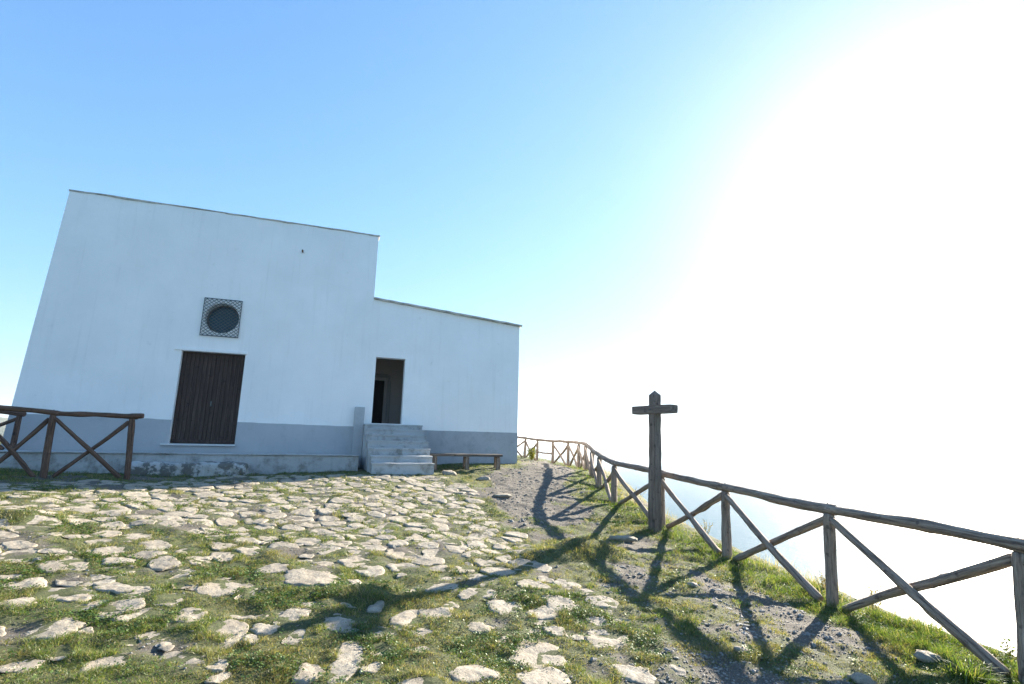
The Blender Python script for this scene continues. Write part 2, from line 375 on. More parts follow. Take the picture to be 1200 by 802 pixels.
# ------------------------------------------------------------------ paving stones
MX0, MY0, MD = -14.0, 2.0, .02
mask = np.zeros((1050, 800), bool)     # True where a stone covers the ground
def clip(poly, a, b):                   # keep the side of the bisector nearer a
    m = (a + b) / 2; d = b - a; out = []; n = len(poly)
    for k in range(n):
        p = poly[k]; q = poly[(k + 1) % n]; dp = (p - m) @ d; dq = (q - m) @ d
        if dp <= 0: out.append(p)
        if (dp < 0) != (dq < 0) and dp != dq: out.append(p + (q - p) * dp / (dp - dq))
    return out
SX, SY = .45, .28
seeds = {}
for i in range(-42, 16):
    for j in range(6, 52):
        r2 = random.Random(i * 1009 + j * 9176)
        seeds[(i, j)] = np.array([(i + .5 * (j % 2) + r2.uniform(-.36, .36)) * SX, (j + r2.uniform(-.36, .36)) * SY])
sV = []; sF = []; NSEG = 34; nst = 0
def add_stone(c, outline, top, rr):
    """outline: function angle -> radius; dome with a flat irregular top standing in the soil"""
    global nst
    rings = [(.0, 1.0), (.22, 1.0), (.42, 1.0), (.60, 1.0), (.76, .98), (.88, .9), (.95, .68), (.99, .2), (1.02, -1.2)]
    th = np.linspace(0, 2 * np.pi, NSEG, endpoint=False); rad = outline(th); i0 = len(sV); tilt = (rr.uniform(-.035, .035), rr.uniform(-.035, .035))
    q = rr.uniform(0, 200)
    for t, hh in rings:
        if t == 0:
            x = np.array([c[0]]); y = np.array([c[1]]); u = np.zeros(1); v_ = np.zeros(1)
        else:
            u = np.cos(th) * rad * t; v_ = np.sin(th) * rad * t; x = c[0] + u; y = c[1] + v_
        z = H(x, y, False) + (fbm(x * 1.3, y * 1.3, 3) - .5) * .10 + top * hh + tilt[0] * u + tilt[1] * v_ + (fbm(x * 5 + q, y * 5, 4) - .5) * .034 * max(hh, 0.1) + (fbm(x * 22 + q, y * 22, 2) - .5) * .012 * max(hh, .1)
        for a_ in zip(x, y, z): sV.append(a_)
    for k in range(NSEG): sF.append((i0, i0 + 1 + k, i0 + 1 + (k + 1) % NSEG))
    for r_ in range(len(rings) - 2):
        a = i0 + 1 + r_ * NSEG; b = a + NSEG
        for k in range(NSEG): sF.append((a + k, b + k, b + (k + 1) % NSEG, a + (k + 1) % NSEG))
    nst += 1
    R_ = rad.max() + .03
    ix0, ix1 = int((c[0] - R_ - MX0) / MD), int((c[0] + R_ - MX0) / MD) + 1; iy0, iy1 = int((c[1] - R_ - MY0) / MD), int((c[1] + R_ - MY0) / MD) + 1
    ix0 = max(ix0, 0); iy0 = max(iy0, 0); ix1 = min(ix1, mask.shape[0]); iy1 = min(iy1, mask.shape[1])
    if ix1 > ix0 and iy1 > iy0:
        gx, gy = np.meshgrid(MX0 + MD * np.arange(ix0, ix1), MY0 + MD * np.arange(iy0, iy1), indexing='ij')
        dx = gx - c[0]; dy = gy - c[1]; an = np.arctan2(dy, dx) % (2 * np.pi)
        rr_ = np.interp(an, np.append(th, 2 * np.pi), np.append(rad, rad[0]))
        mask[ix0:ix1, iy0:iy1] |= np.hypot(dx, dy) < rr_ * (.62 + .42 * fbm(gx * 9, gy * 9, 3))
def stone_at_(c):
    return mask[min(max(int((c[0] - MX0) / MD), 0), mask.shape[0] - 1), min(max(int((c[1] - MY0) / MD), 0), mask.shape[1] - 1)]
# stones one can pick out in the foreground: pixel centre, width and height in the photograph
FORE = [(66,738,64,26),(28,778,36,24),(214,776,60,20),(222,723,44,22),(142,690,62,16),(20,707,54,18),(262,690,72,24),(343,724,34,26),(362,680,72,22),
        (408,775,40,50),(362,788,40,24),(398,732,40,24),(630,766,74,34),(712,750,50,24),(655,709,42,16),(592,712,40,18),(560,735,30,12),(625,690,40,12),
        (742,792,50,20),(620,665,48,12),(560,698,44,14),(650,738,30,10),(700,728,26,10),(520,690,40,12),(310,740,36,14),(255,782,30,14),(470,650,40,14),(180,745,40,12),(90,702,44,12)]
fore = []
for px, py, w_, h_ in FORE:
    x, y = ghit(px, py); xa, _ = ghit(px - w_ / 2, py); xb, _ = ghit(px + w_ / 2, py); _, ya = ghit(px, py + h_ / 2); _, yb = ghit(px, py - h_ / 2)
    fore.append((x, y, abs(xb - xa) / 2 * .92, abs(yb - ya) / 2 * .88))
for x, y, a, b in fore:
    rr = random.Random(int(x * 1000)); ph = rr.uniform(0, 6); p2 = rr.uniform(0, 6); p3 = rr.uniform(0, 6)
    def outl(th, a=a, b=b, ph=ph, p2=p2, p3=p3):
        e = 3.0
        r_ = (np.abs(np.cos(th) / a)**e + np.abs(np.sin(th) / b)**e)**(-1 / e)
        return r_ * (1 + .13 * np.sin(2 * th + ph) + .09 * np.sin(3 * th + p2) + .06 * np.sin(7 * th + p3) + .05 * np.sin(11 * th + ph) + .04 * np.sin(16 * th + p2))
    add_stone((x, y), outl, rr.uniform(.004, .013), rr)
for (i, j), c in seeds.items():
    rr = random.Random(i * 77 + j * 313 + 5)
    if not inside(np.array([c[0]]), np.array([c[1]]), COB)[0]: continue
    o = (c[0] - P0[0]) * nV[0] + (c[1] - P0[1]) * nV[1]; s_ = (c - P0[:2]) @ dV[:2]
    if o < (2.3 if s_ < -2.9 else 1.6) or c[1] < 2.2: continue
    ya = float(sstep(5.0, 9.0, np.array([c[1]]))[0])
    keep = .34 + .24 * float(sstep(3.9, 5.4, np.array([c[1]]))[0]) + .42 * ya - 1.1 * (float(fbm(np.array([c[0] * .8 + 40]), np.array([c[1] * .8]), 3)[0]) - .5)
    if rr.random() > keep or math.hypot((c[0] - BX), (c[1] - BY) * .8) < .42: continue
    if any(((c[0] - f[0]) / (f[2] + .22))**2 + ((c[1] - f[1]) / (f[3] + .16))**2 < 1 for f in fore): continue
    poly = [c + np.array(v) for v in ((-.6,-.45),(.6,-.45),(.6,.45),(-.6,.45))]
    for a in range(-2, 3):
        for b in range(-2, 3):
            if (a or b) and (i + a, j + b) in seeds and poly: poly = clip(poly, c, seeds[(i + a, j + b)])
    if len(poly) < 3: continue
    P = np.array(poly); cc = P.mean(0); k = (.97 if ya > .5 else .92) * rr.uniform(.70, 1.02)
    def outl(th, P=P, cc=cc, k=k, rr=rr):
        rs = []
        for t in th:
            d = np.array([math.cos(t), math.sin(t)]); best = 9
            for m_ in range(len(P)):
                a = P[m_] - cc; e = P[(m_ + 1) % len(P)] - P[m_]; den = d[0] * e[1] - d[1] * e[0]
                if abs(den) < 1e-9: continue
                tt = (a[0] * e[1] - a[1] * e[0]) / den; u = (a[0] * d[1] - a[1] * d[0]) / den
                if tt > 0 and -1e-6 <= u <= 1 + 1e-6: best = min(best, tt)
            rs.append(best if best < 9 else .15)
        rs = np.array(rs); rs = .25 * np.roll(rs, 1) + .5 * rs + .25 * np.roll(rs, -1)
        return rs * k * (1 + .16 * (fbm(np.cos(th) * 2.2 + cc[0] * 3, np.sin(th) * 2.2 + cc[1] * 3, 3) - .5) * 2 + np.array([rr.uniform(-.035, .035) for _ in th]))
    add_stone(cc, outl, rr.uniform(-.002, .012) + .005 * ya, rr)
for _ in range(900):
    yy = 3.6 + 9 * rng.random()**.7; c = np.array([rng.uniform(-1.1, .5) * yy, yy]); rr = random.Random(_ + 5000)
    if not inside(c[:1], c[1:], COB)[0] or stone_at_(c): continue
    o = (c[0] - P0[0]) * nV[0] + (c[1] - P0[1]) * nV[1]
    if o < 2.4: continue
    a_, b_ = rr.uniform(.05, .14), rr.uniform(.04, .09); ph = rr.uniform(0, 6)
    add_stone(c, lambda th: a_ * b_ / np.sqrt((b_ * np.cos(th + ph))**2 + (a_ * np.sin(th + ph))**2) * (1 + .15 * np.sin(3 * th + ph * 2) + .08 * np.sin(5 * th)), rr.uniform(-.004, .008), rr)
pav = mesh_obj('stone_paving', sV, sF, M['stone'], smooth=True)
tag(pav, 'rough limestone cobble paving with grass growing in its joints', kind='structure')

# ------------------------------------------------------------------ grass, weeds, gravel
def stone_at(X, Y):
    ix = ((X - MX0) / MD).astype(int); iy = ((Y - MY0) / MD).astype(int)
    ok = (ix >= 0) & (ix < mask.shape[0]) & (iy >= 0) & (iy < mask.shape[1]); r = np.zeros(X.shape, bool)
    r[ok] = mask[ix[ok], iy[ok]]; return r
def scatter(n, y0, y1, power=1.6):
    u = rng.random(n); Yd = (y0**(1 - power) + u * (y1**(1 - power) - y0**(1 - power)))**(1 / (1 - power))
    t = rng.uniform(-1.12, 1.12, n); return Yd * t, Yd
def in_building(X, Y):
    s = (X - P0[0]) * dV[0] + (Y - P0[1]) * dV[1]; o = (X - P0[0]) * nV[0] + (Y - P0[1]) * nV[1]
    return ((s < .02) & (o < .03)) | ((s < -5.0) & (o < 1.62)) | ((s > -5.0) & (s < -2.9) & (o < 2.42) & (o > -1))
def blades(name, X, Y, hgt, wid, mat, lean=.6):
    n = len(X); Z = H(X, Y) - .004
    a = rng.uniform(0, 2 * np.pi, n); w = np.c_[np.cos(a), np.sin(a), np.zeros(n)] * (wid / 2)[:, None]
    b = rng.uniform(0, 2 * np.pi, n); ln = rng.random(n)**.7 * lean
    d = np.c_[np.cos(b) * ln, np.sin(b) * ln, np.ones(n)]; P = np.c_[X, Y, Z]
    mid = P + d * (hgt * .5)[:, None]; d2 = d.copy(); d2[:, :2] *= 2.1; d2[:, 2] *= .85
    tip = mid + d2 * (hgt * .5)[:, None]
    V = np.stack([P - w, P + w, mid - w * .8, mid + w * .8, tip], 1).reshape(-1, 3)
    i = np.arange(n)[:, None] * 5
    L = np.concatenate([i, i + 1, i + 3, i + 2, i + 2, i + 3, i + 4], 1).ravel()
    return big_mesh(name, V, L, np.tile([4, 3], n), mat, False)
X, Y = scatter(900000, 2.6, 29)
gv = grassiness(X, Y); dpoly = inside(X, Y, POLY)
cl0 = fbm(X * 7 + 11, Y * 7, 2); p = sstep(.34, .78, gv + (cl0 - .5) * .9) * np.where(stone_at(X, Y), .0, 1)
k = (rng.random(len(X)) < p) & dpoly & ~in_building(X, Y); X, Y, gv = X[k], Y[k], gv[k]
df = seg_dist(X, Y, fp[:, :2], False)
sc = np.clip((Y / 5.0)**.55, .8, 2.2)
tall = sstep(.8, .2, df) * np.where(Y > 15, .8, 1)
cl = sstep(.38, .68, fbm(X * 7 + 11, Y * 7, 2)); cl2 = sstep(.4, .62, fbm(X * 2.6 + 51, Y * 2.6, 2))
hg = .82 * (.010 + .020 * rng.random(len(X)) * (.4 + cl) + .034 * cl * cl2 + .012 * sstep(.7, 1.1, gv)) * np.clip(sc, 1, 1.35) + tall * .06 * rng.random(len(X)) * (.12 + cl)
wd = .0036 * sc * rng.uniform(.7, 1.4, len(X))
lush = tall + .6 * (fbm(X * 1.1 + 70, Y * 1.1, 3) > .56) > rng.random(len(X)) * .8 + .2
g1 = blades('grass', X[~lush], Y[~lush], hg[~lush], wd[~lush], M['grass'], 1.1); tag(g1, 'short grass growing between the paving stones and over the ground', 'grass', kind='stuff')
g2 = blades('lush_grass', X[lush], Y[lush], hg[lush] * 1.15, wd[lush] * 1.1, M['lush'], .9); tag(g2, 'bright green grass, thickest along the foot of the right fence', 'grass', kind='stuff')
print('blades', len(X))
# dry stalks past the fence
t = rng.random(5200) * (len(edge) - 1.01); ei = t.astype(int); ef = (t - ei)[:, None]
E = edge[ei] * (1 - ef) + edge[ei + 1] * ef + fn[ei] * rng.uniform(-.35, .45, len(t))[:, None]
k = rng.random(len(t)) < sstep(.45, .62, fbm(E[:, 0] * 1.5 + 5, E[:, 1] * 1.5, 3)); E = E[k]
o = blades('dry_grass', E[:, 0], E[:, 1], rng.uniform(.08, .26, len(E)), rng.uniform(.003, .006, len(E)), M['dry'], .5); tag(o, 'pale dry grass along the cliff edge beyond the fence', 'dry grass', kind='stuff')
X, Y = scatter(230000, 2.6, 20)
k = inside(X, Y, POLY) & ~in_building(X, Y) & (~stone_at(X, Y) | (rng.random(len(X)) < .05)) & (rng.random(len(X)) < .35 + .65 * (fbm(X * 2.2 + 8, Y * 2.2, 3) > .5)); X, Y = X[k], Y[k]
sc = np.clip((Y / 5.0)**.55, .8, 2.0)
o = blades('straw', X, Y, (.006 + .010 * rng.random(len(X))) * sc, .0032 * sc, M['straw'], 3.2); tag(o, 'dead straw and dry leaf litter strewn over the ground', 'straw', kind='stuff')
# low broad leaved weeds
def leaves(name, C, n_each, rad, size, mat):
    m = len(C); n = m * n_each; c = np.repeat(C, n_each, 0); a = rng.uniform(0, 2 * np.pi, n); r = rng.random(n)**.6 * np.repeat(rad, n_each)
    X = c[:, 0] + np.cos(a) * r; Y = c[:, 1] + np.sin(a) * r; Z = H(X, Y) + .006 + .02 * rng.random(n) + .5 * np.maximum(0, np.repeat(rad, n_each) - r) * rng.random(n)
    s = size * rng.uniform(.6, 1.3, n) * np.clip((Y / 5)**.6, .8, 2); el = rng.uniform(-.1, .8, n)
    d = np.c_[np.cos(a) * np.cos(el), np.sin(a) * np.cos(el), np.sin(el)] * s[:, None]; w = np.c_[-np.sin(a), np.cos(a), rng.uniform(-.4, .4, n)] * (s * .42)[:, None]
    P = np.c_[X, Y, Z]; V = np.stack([P, P + d * .45 + w, P + d, P + d * .45 - w], 1).reshape(-1, 3)
    return big_mesh(name, V, np.arange(4 * n), np.full(n, 4), mat, False)
X, Y = scatter(60000, 2.6, 16, 1.8); gv = grassiness(X, Y)
k = (rng.random(len(X)) < sstep(.5, .9, gv) * (.10 + sstep(.50, .58, fbm(X * 1.7 + 90, Y * 1.7, 3)))) & ~stone_at(X, Y) & inside(X, Y, POLY) & ~in_building(X, Y)
C = np.c_[X[k], Y[k]]; o = leaves('low_weeds', C, 11, rng.uniform(.02, .06, len(C)), .017, M['leaf']); tag(o, 'dark low clover and broad leaved weeds among the paving', 'weeds', kind='stuff')
print('weeds', len(C))
# gravel
ico = [(0,0,1),(.89,0,.45),(.28,.85,.45),(-.72,.53,.45),(-.72,-.53,.45),(.28,-.85,.45),(.72,.53,-.45),(-.28,.85,-.45),(-.89,0,-.45),(-.28,-.85,-.45),(.72,-.53,-.45),(0,0,-1)]
icf = [(0,1,2),(0,2,3),(0,3,4),(0,4,5),(0,5,1),(1,6,2),(2,7,3),(3,8,4),(4,9,5),(5,10,1),(6,7,2),(7,8,3),(8,9,4),(9,10,5),(10,6,1),(11,7,6),(11,8,7),(11,9,8),(11,10,9),(11,6,10)]
ico = np.array(ico); icf = np.array(icf)
def pebbles(X, Y, s, name, mat):
    n = len(X); Z = H(X, Y); sc3 = np.c_[s * rng.uniform(.8, 1.5, n), s * rng.uniform(.7, 1.2, n), s * rng.uniform(.35, .75, n)]
    V = ico[None] * sc3[:, None] * rng.uniform(.75, 1.2, (n, 12, 1)); a = rng.uniform(0, 6.3, n); ca, sa = np.cos(a)[:, None], np.sin(a)[:, None]
    x = V[..., 0] * ca - V[..., 1] * sa; y = V[..., 0] * sa + V[..., 1] * ca
    V = np.stack([x + X[:, None], y + Y[:, None], V[..., 2] + (Z + s * .12)[:, None]], -1).reshape(-1, 3)
    L = (icf[None] + 12 * np.arange(n)[:, None, None]).reshape(-1)
    return big_mesh(name, V, L, np.full(n * 20, 3), mat, False)
X, Y = scatter(170000, 2.6, 27, 1.7); gv = grassiness(X, Y); ond = inside(X, Y, DIRT) | inside(X, Y, PATH)
k = (rng.random(len(X)) < np.where(ond, .75, .14) * sstep(.85, .35, gv)) & inside(X, Y, POLY) & ~in_building(X, Y) & ~stone_at(X, Y); X, Y = X[k], Y[k]
s = (.004 + .012 * rng.random(len(X))**3 + .022 * rng.random(len(X)) * (rng.random(len(X)) < .05)) * np.clip((Y / 5)**.6, .8, 2)
tag(pebbles(X, Y, s, 'gravel', M['pebble']), 'loose limestone gravel on the path and the bare earth beside the fence', 'gravel', kind='stuff'); print('pebbles', len(X))

# ------------------------------------------------------------------ chapel
ch = empty('chapel', tuple(P0), ANG)
tag(ch, 'white plastered chapel with grey painted base, square block and lower wing', 'chapel')
TOP = 6.27 + BZ; LEFT0 = -13.16; LEFT1 = -12.81
def bat(s, z):                          # battered left edge
    f = max(0.0, min(1.0, (s + 12.0) / (LEFT0 + 12.0))) if s < -12 else 0
    return s + f * (LEFT1 - LEFT0) * z / TOP
def wall_panel(mb, S, Z, holes, i0, shear=None, topz=None):
    for a in range(len(S) - 1):
        for b in range(len(Z) - 1):
            sm = (S[a] + S[a+1]) / 2; zm = (Z[b] + Z[b+1]) / 2
            if any(h[0] < sm < h[1] and h[2] < zm < h[3] for h in holes): continue
            q = [(S[a], Z[b]), (S[a+1], Z[b]), (S[a+1], Z[b+1]), (S[a], Z[b+1])]
            if topz: q = [(s, topz(s) if z == Z[-1] else z) for s, z in q]
            if shear: q = [(shear(s, z), z) for s, z in q]
            mb.poly([(s, i0, z) for s, z in q])
# main block
MR = -4.82; D0 = (-9.72, -8.17); DZ = (-.27 + BZ, 2.21 + BZ); wc = (-8.87, 3.19 + BZ); wr = .425; wh = .47
m = MB()
holes = [(D0[0], D0[1], DZ[0], DZ[1]), (wc[0]-wh, wc[0]+wh, wc[1]-wh, wc[1]+wh)]
wall_panel(m, [LEFT0, -12, D0[0], wc[0]-wh, wc[0]+wh, D0[1], MR], [-.9, DZ[0], DZ[1], wc[1]-wh, wc[1]+wh, TOP], holes, 0, bat)
NW = 48                                 # ring round the oculus
def sq(t):
    c, s_ = math.cos(t), math.sin(t); k_ = wh / max(abs(c), abs(s_)); return (wc[0] + c * k_, wc[1] + s_ * k_)
for k in range(NW):
    t0 = 2*math.pi*k/NW + math.pi/4; t1 = 2*math.pi*(k+1)/NW + math.pi/4; a = sq(t0); b = sq(t1)
    c0 = (wc[0]+wr*math.cos(t0), wc[1]+wr*math.sin(t0)); c1 = (wc[0]+wr*math.cos(t1), wc[1]+wr*math.sin(t1))
    m.poly([(a[0],0,a[1]),(b[0],0,b[1]),(c1[0],0,c1[1]),(c0[0],0,c0[1])][::-1])
    m.poly([(c0[0],0,c0[1]),(c1[0],0,c1[1]),(c1[0],.34,c1[1]),(c0[0],.34,c0[1])])
rd = .14                                # door reveals
m.poly([(D0[0],0,DZ[0]),(D0[0],rd+.06,DZ[0]),(D0[0],rd+.06,DZ[1]),(D0[0],0,DZ[1])]); m.poly([(D0[1],0,DZ[0]),(D0[1],0,DZ[1]),(D0[1],rd+.06,DZ[1]),(D0[1],rd+.06,DZ[0])])
m.poly([(D0[0],0,DZ[1]),(D0[0],rd+.06,DZ[1]),(D0[1],rd+.06,DZ[1]),(D0[1],0,DZ[1])]); m.poly([(D0[0],0,DZ[0]),(D0[1],0,DZ[0]),(D0[1],rd+.06,DZ[0]),(D0[0],rd+.06,DZ[0])])
DEP = 8.0
m.poly([(LEFT0,0,-.9),(LEFT1,0,TOP),(LEFT1,DEP,TOP),(LEFT0,DEP,-.9)])
m.poly([(MR,0,-.9),(MR,DEP,-.9),(MR,DEP,TOP),(MR,0,TOP)]); m.poly([(LEFT0,DEP,-.9),(LEFT1,DEP,TOP),(MR,DEP,TOP),(MR,DEP,-.9)])
# fix vertex order issue of battered outer corner: left bottom line
m.build('wall', M['wall'], ch)
mr = MB(); mr.box((LEFT1+.02, .02, TOP-.12), (MR-.02, DEP-.02, TOP-.03)); mr.build('roof', M['roof'], ch)
# wing
WT0 = 4.215 + BZ; WT1 = 3.80 + BZ; WI = .03; E0 = (-4.62, -3.74); EZ = (.43 + BZ, 2.42 + BZ)
m = MB(); tz = lambda s: WT0 + (WT1 - WT0) * (s - MR) / (0 - MR)
wall_panel(m, [MR, E0[0], E0[1], 0.0], [-.9, EZ[0], EZ[1], WT1], [(E0[0], E0[1], EZ[0], EZ[1])], WI, None, tz)
rv = .32
for q in ([(E0[0],WI,EZ[0]),(E0[0],rv,EZ[0]),(E0[0],rv,EZ[1]),(E0[0],WI,EZ[1])], [(E0[1],WI,EZ[0]),(E0[1],WI,EZ[1]),(E0[1],rv,EZ[1]),(E0[1],rv,EZ[0])],
          [(E0[0],WI,EZ[1]),(E0[0],rv,EZ[1]),(E0[1],rv,EZ[1]),(E0[1],WI,EZ[1])], [(E0[0],WI,EZ[0]),(E0[1],WI,EZ[0]),(E0[1],rv,EZ[0]),(E0[0],rv,EZ[0])],
          [(0,WI,-.9),(0,6,-.9),(0,6,WT1),(0,WI,WT1)], [(0,6,-.9),(MR,6,-.9),(MR,6,WT0),(0,6,WT1)]): m.poly(q)
m.build('wing_wall', M['wall'], ch)
# room behind the doorway
m = MB(); rx0, rx1, ry0, ry1, rz0, rz1 = MR+.05, -1.2, rv, 2.5, EZ[0]-.004, EZ[1]+.45
for q in ([(rx0,ry0,rz0),(rx0,ry1,rz0),(rx0,ry1,rz1),(rx0,ry0,rz1)], [(rx1,ry0,rz0),(rx1,ry0,rz1),(rx1,ry1,rz1),(rx1,ry1,rz0)],
          [(rx0,ry1,rz0),(rx1,ry1,rz0),(rx1,ry1,rz1),(rx0,ry1,rz1)], [(rx0,ry0,rz1),(rx0,ry1,rz1),(rx1,ry1,rz1),(rx1,ry0,rz1)],
          [(rx0,ry0,rz0),(rx1,ry0,rz0),(rx1,ry1,rz0),(rx0,ry1,rz0)],
          [(E0[1],ry0,rz0),(rx1,ry0,rz0),(rx1,ry0,rz1),(E0[1],ry0,rz1)], [(E0[0],ry0,EZ[1]),(E0[1],ry0,EZ[1]),(E0[1],ry0,rz1),(E0[0],ry0,rz1)],
          [(rx0,ry0,rz0),(E0[0],ry0,rz0),(E0[0],ry0,rz1),(rx0,ry0,rz1)]): m.poly(q)
m.build('inner_room', M['inner'], ch)
m = MB(); fx0, fx1 = -4.75, -3.98; ft = EZ[0] + 1.66   # door surround with rounded corner
for i_, (x0, x1, z0, z1) in enumerate(((fx1, fx1+.12, EZ[0], ft-.10), (fx0-.0, fx1-.0, ft, ft+.12))): m.box((x0, ry1-.06, z0), (x1, ry1-.001, z1))
for k in range(5):
    a0 = math.pi/2*k/5; a1 = math.pi/2*(k+1)/5; c = (fx1, ft-.10)
    m.V += [(c[0]+r_*math.sin(a), yy, c[1]+r_*math.cos(a)) for yy in (ry1-.055, ry1-.002) for a in (a0, a1) for r_ in (.10, .22)] if False else []
m.box((fx1, ry1-.058, ft-.10), (fx1+.085, ry1-.002, ft+.085))
m.build('door_surround', M['inner_trim'], ch, bevel=.02)
m = MB(); m.box((fx0+.02, ry1-.035, EZ[0]), (fx1-.12, ry1-.003, ft-.12)); 
for k in range(4): m.box((fx0+.05+k*.155, ry1-.05, EZ[0]+.01), (fx0+.05+k*.155+.145, ry1-.036, ft-.14))
m.build('inner_door', M['dark'], ch)
# copings
def coping(name, s0, s1, z0, z1, iA, iB, th, seed, parent):
    mb = MB(); n = 60; idx = []
    for k in range(n + 1):
        s = s0 + (s1 - s0) * k / n; z = z0 + (z1 - z0) * k / n; w_ = (vnoise1(s * 1.7 + seed, seed) - .5) * .05; u = (vnoise1(s * 4 + seed, seed + 9) - .5) * .035
        i0 = len(mb.V); idx.append(i0)
        mb.V += [(s, iA + w_, z - th * .55 + u), (s, iA + w_ - .005, z + th * .45 + u * .4), (s, iB, z + th * .5), (s, iB, z - th * .5)]
    for a, b in zip(idx[:-1], idx[1:]):
        for k in range(4): mb.F.append((a + k, a + (k + 1) % 4, b + (k + 1) % 4, b + k))
    mb.F.append(tuple(idx[0] + k for k in range(4))[::-1]); mb.F.append(tuple(idx[-1] + k for k in range(4)))
    return mb.build(name, M['coping'], parent)
coping('coping', LEFT1 - .02, MR + .04, TOP + .012, TOP + .012, -.03, .4, .036, 3, ch)
coping('coping', MR + .003, .07, WT0 + .03, WT1 + .03, -.06, 6.1, .05, 8, ch)
# grey painted base
m = MB(); pL, pR = .39 + BZ, .31 + BZ
for a, b in ((LEFT0, D0[0]), (D0[1], MR)):
    n = 40
    for k in range(n):
        s0 = a + (b - a) * k / n; s1 = a + (b - a) * (k + 1) / n
        wv = lambda s_: (vnoise1(s_ * 5, 6.1) - .5) * .014
        z0 = wv(s0) + pL + (pR - pL) * (s0 - LEFT0) / (MR - LEFT0); z1 = wv(s1) + pL + (pR - pL) * (s1 - LEFT0) / (MR - LEFT0)
        m.poly([(bat(s0, -.9), -.007, -.9), (bat(s1, -.9), -.007, -.9), (bat(s1, z1), -.007, z1), (bat(s0, z0), -.007, z0)])
        m.poly([(bat(s0, z0), -.007, z0), (bat(s1, z1), -.007, z1), (bat(s1, z1), .0, z1), (bat(s0, z0), .0, z0)])
m.poly([(D0[0], -.007, -.9), (D0[1], -.007, -.9), (D0[1], -.007, DZ[0]), (D0[0], -.007, DZ[0])])
m.build('base_band', M['plinth'], ch)
m = MB()
for k in range(40):
    s0 = -4.8 + 4.8 * k / 40; s1 = -4.8 + 4.8 * (k + 1) / 40; f_ = lambda s: .265 + BZ + (vnoise1(s * 9, 3.3) - .5) * .012
    m.poly([(s0, WI-.007, -.9), (s1, WI-.007, -.9), (s1, WI-.007, f_(s1)), (s0, WI-.007, f_(s0))]); m.poly([(s0, WI-.007, f_(s0)), (s1, WI-.007, f_(s1)), (s1, WI, f_(s1)), (s0, WI, f_(s0))])
m.box((.001, WI-.007, -.9), (.008, 6, .265+BZ)); m.build('base_band', M['plinth_worn'], ch)
# door, lintel, sill
m = MB(); npl = 15; wpl = (D0[1] - D0[0] - .02) / npl
for k in range(npl):
    x = D0[0] + .01 + k * wpl; yo = random.uniform(-.004, .004); g_ = .003 + (.005 if k == npl // 2 else 0)
    m.box((x + g_, rd + yo, DZ[0] + .03), (x + wpl - g_ / 2, rd + .03, DZ[1] - .02))
m.box((D0[0]+.002, rd+.02, DZ[0]+.02), (D0[1]-.002, rd+.05, DZ[1]-.004))
dr = m.build('door', M['door'], ch, bevel=.003, seg=1)
m = MB(); xm = (D0[0] + D0[1]) / 2 + .06; m.box((xm - .018, rd - .012, DZ[0] + 1.02), (xm + .018, rd - .001, DZ[0] + 1.16)); m.tube((xm, rd - .05, DZ[0] + 1.08), (xm, rd - .01, DZ[0] + 1.08), .014, 8); m.build('lock_plate', M['iron'], dr)
m = MB(); m.box((D0[0]+.02, rd-.02, DZ[0]+.028), (D0[1]-.02, rd+.01, DZ[0]+.12)); m.build('kick_board', M['door'], dr)
m = MB(); m.box((D0[0]-.17, -.035, DZ[1]+.001), (D0[1]+.05, .05, DZ[1]+.085)); m.build('lintel', M['wall'], ch, bevel=.012)
m = MB(); m.box((D0[0]-.16, -.09, DZ[0]-.035), (D0[1]+.03, .13, DZ[0]+.012)); m.build('door_sill', M['sill'], ch, bevel=.008)
# oculus and grille
win = MB(); win.poly([(wc[0]+(wr+.02)*math.cos(t), .33, wc[1]+(wr+.02)*math.sin(t)) for t in np.linspace(0, 2*math.pi, 40, endpoint=False)]); wo = win.build('window', M['glass'], ch)
fr = MB(); n = 40
for k in range(n):
    t0 = 2*math.pi*k/n; t1 = 2*math.pi*(k+1)/n
    for (ra, rb, ya, yb) in ((wr-.045, wr+.01, .30, .30), (wr-.045, wr-.045, .30, .33)):
        fr.poly([(wc[0]+ra*math.cos(t0), ya, wc[1]+ra*math.sin(t0)), (wc[0]+rb*math.cos(t0), yb, wc[1]+rb*math.sin(t0)), (wc[0]+rb*math.cos(t1), yb, wc[1]+rb*math.sin(t1)), (wc[0]+ra*math.cos(t1), ya, wc[1]+ra*math.sin(t1))])
fr.build('window_frame', M['shade_rim'], wo)
g = MB(); gw, gh = .465, .525; yi = -.05; gc = (wc[0]-.005, wc[1])
cs = [(gc[0]-gw, yi, gc[1]-gh), (gc[0]+gw, yi, gc[1]-gh), (gc[0]+gw, yi, gc[1]+gh), (gc[0]-gw, yi, gc[1]+gh)]
for k in range(4):
    g.tube(cs[k], cs[(k+1) % 4], .011); g.tube(cs[k], (cs[k][0], .02, cs[k][2]), .009)
def clipseg(x0, z0, dx, dz):
    t0, t1 = -9, 9
    for p_, d_, w_ in ((x0 - gc[0], dx, gw), (z0 - gc[1], dz, gh)):
        a, b = (-w_ - p_) / d_, (w_ - p_) / d_
        if a > b: a, b = b, a
        t0 = max(t0, a); t1 = min(t1, b)
    return (t0, t1) if t1 - t0 > .02 else None
for sgn in (1, -1):
    for k in range(-11, 12):
        x0 = gc[0] + k * .115; tt = clipseg(x0, gc[1], .78, .62 * sgn)
        if tt: g.tube((x0 + .78*tt[0], yi + .006*sgn, gc[1] + .62*sgn*tt[0]), (x0 + .78*tt[1], yi + .006*sgn, gc[1] + .62*sgn*tt[1]), .0072, 5)
g.build('window_grille', M['iron'], ch)
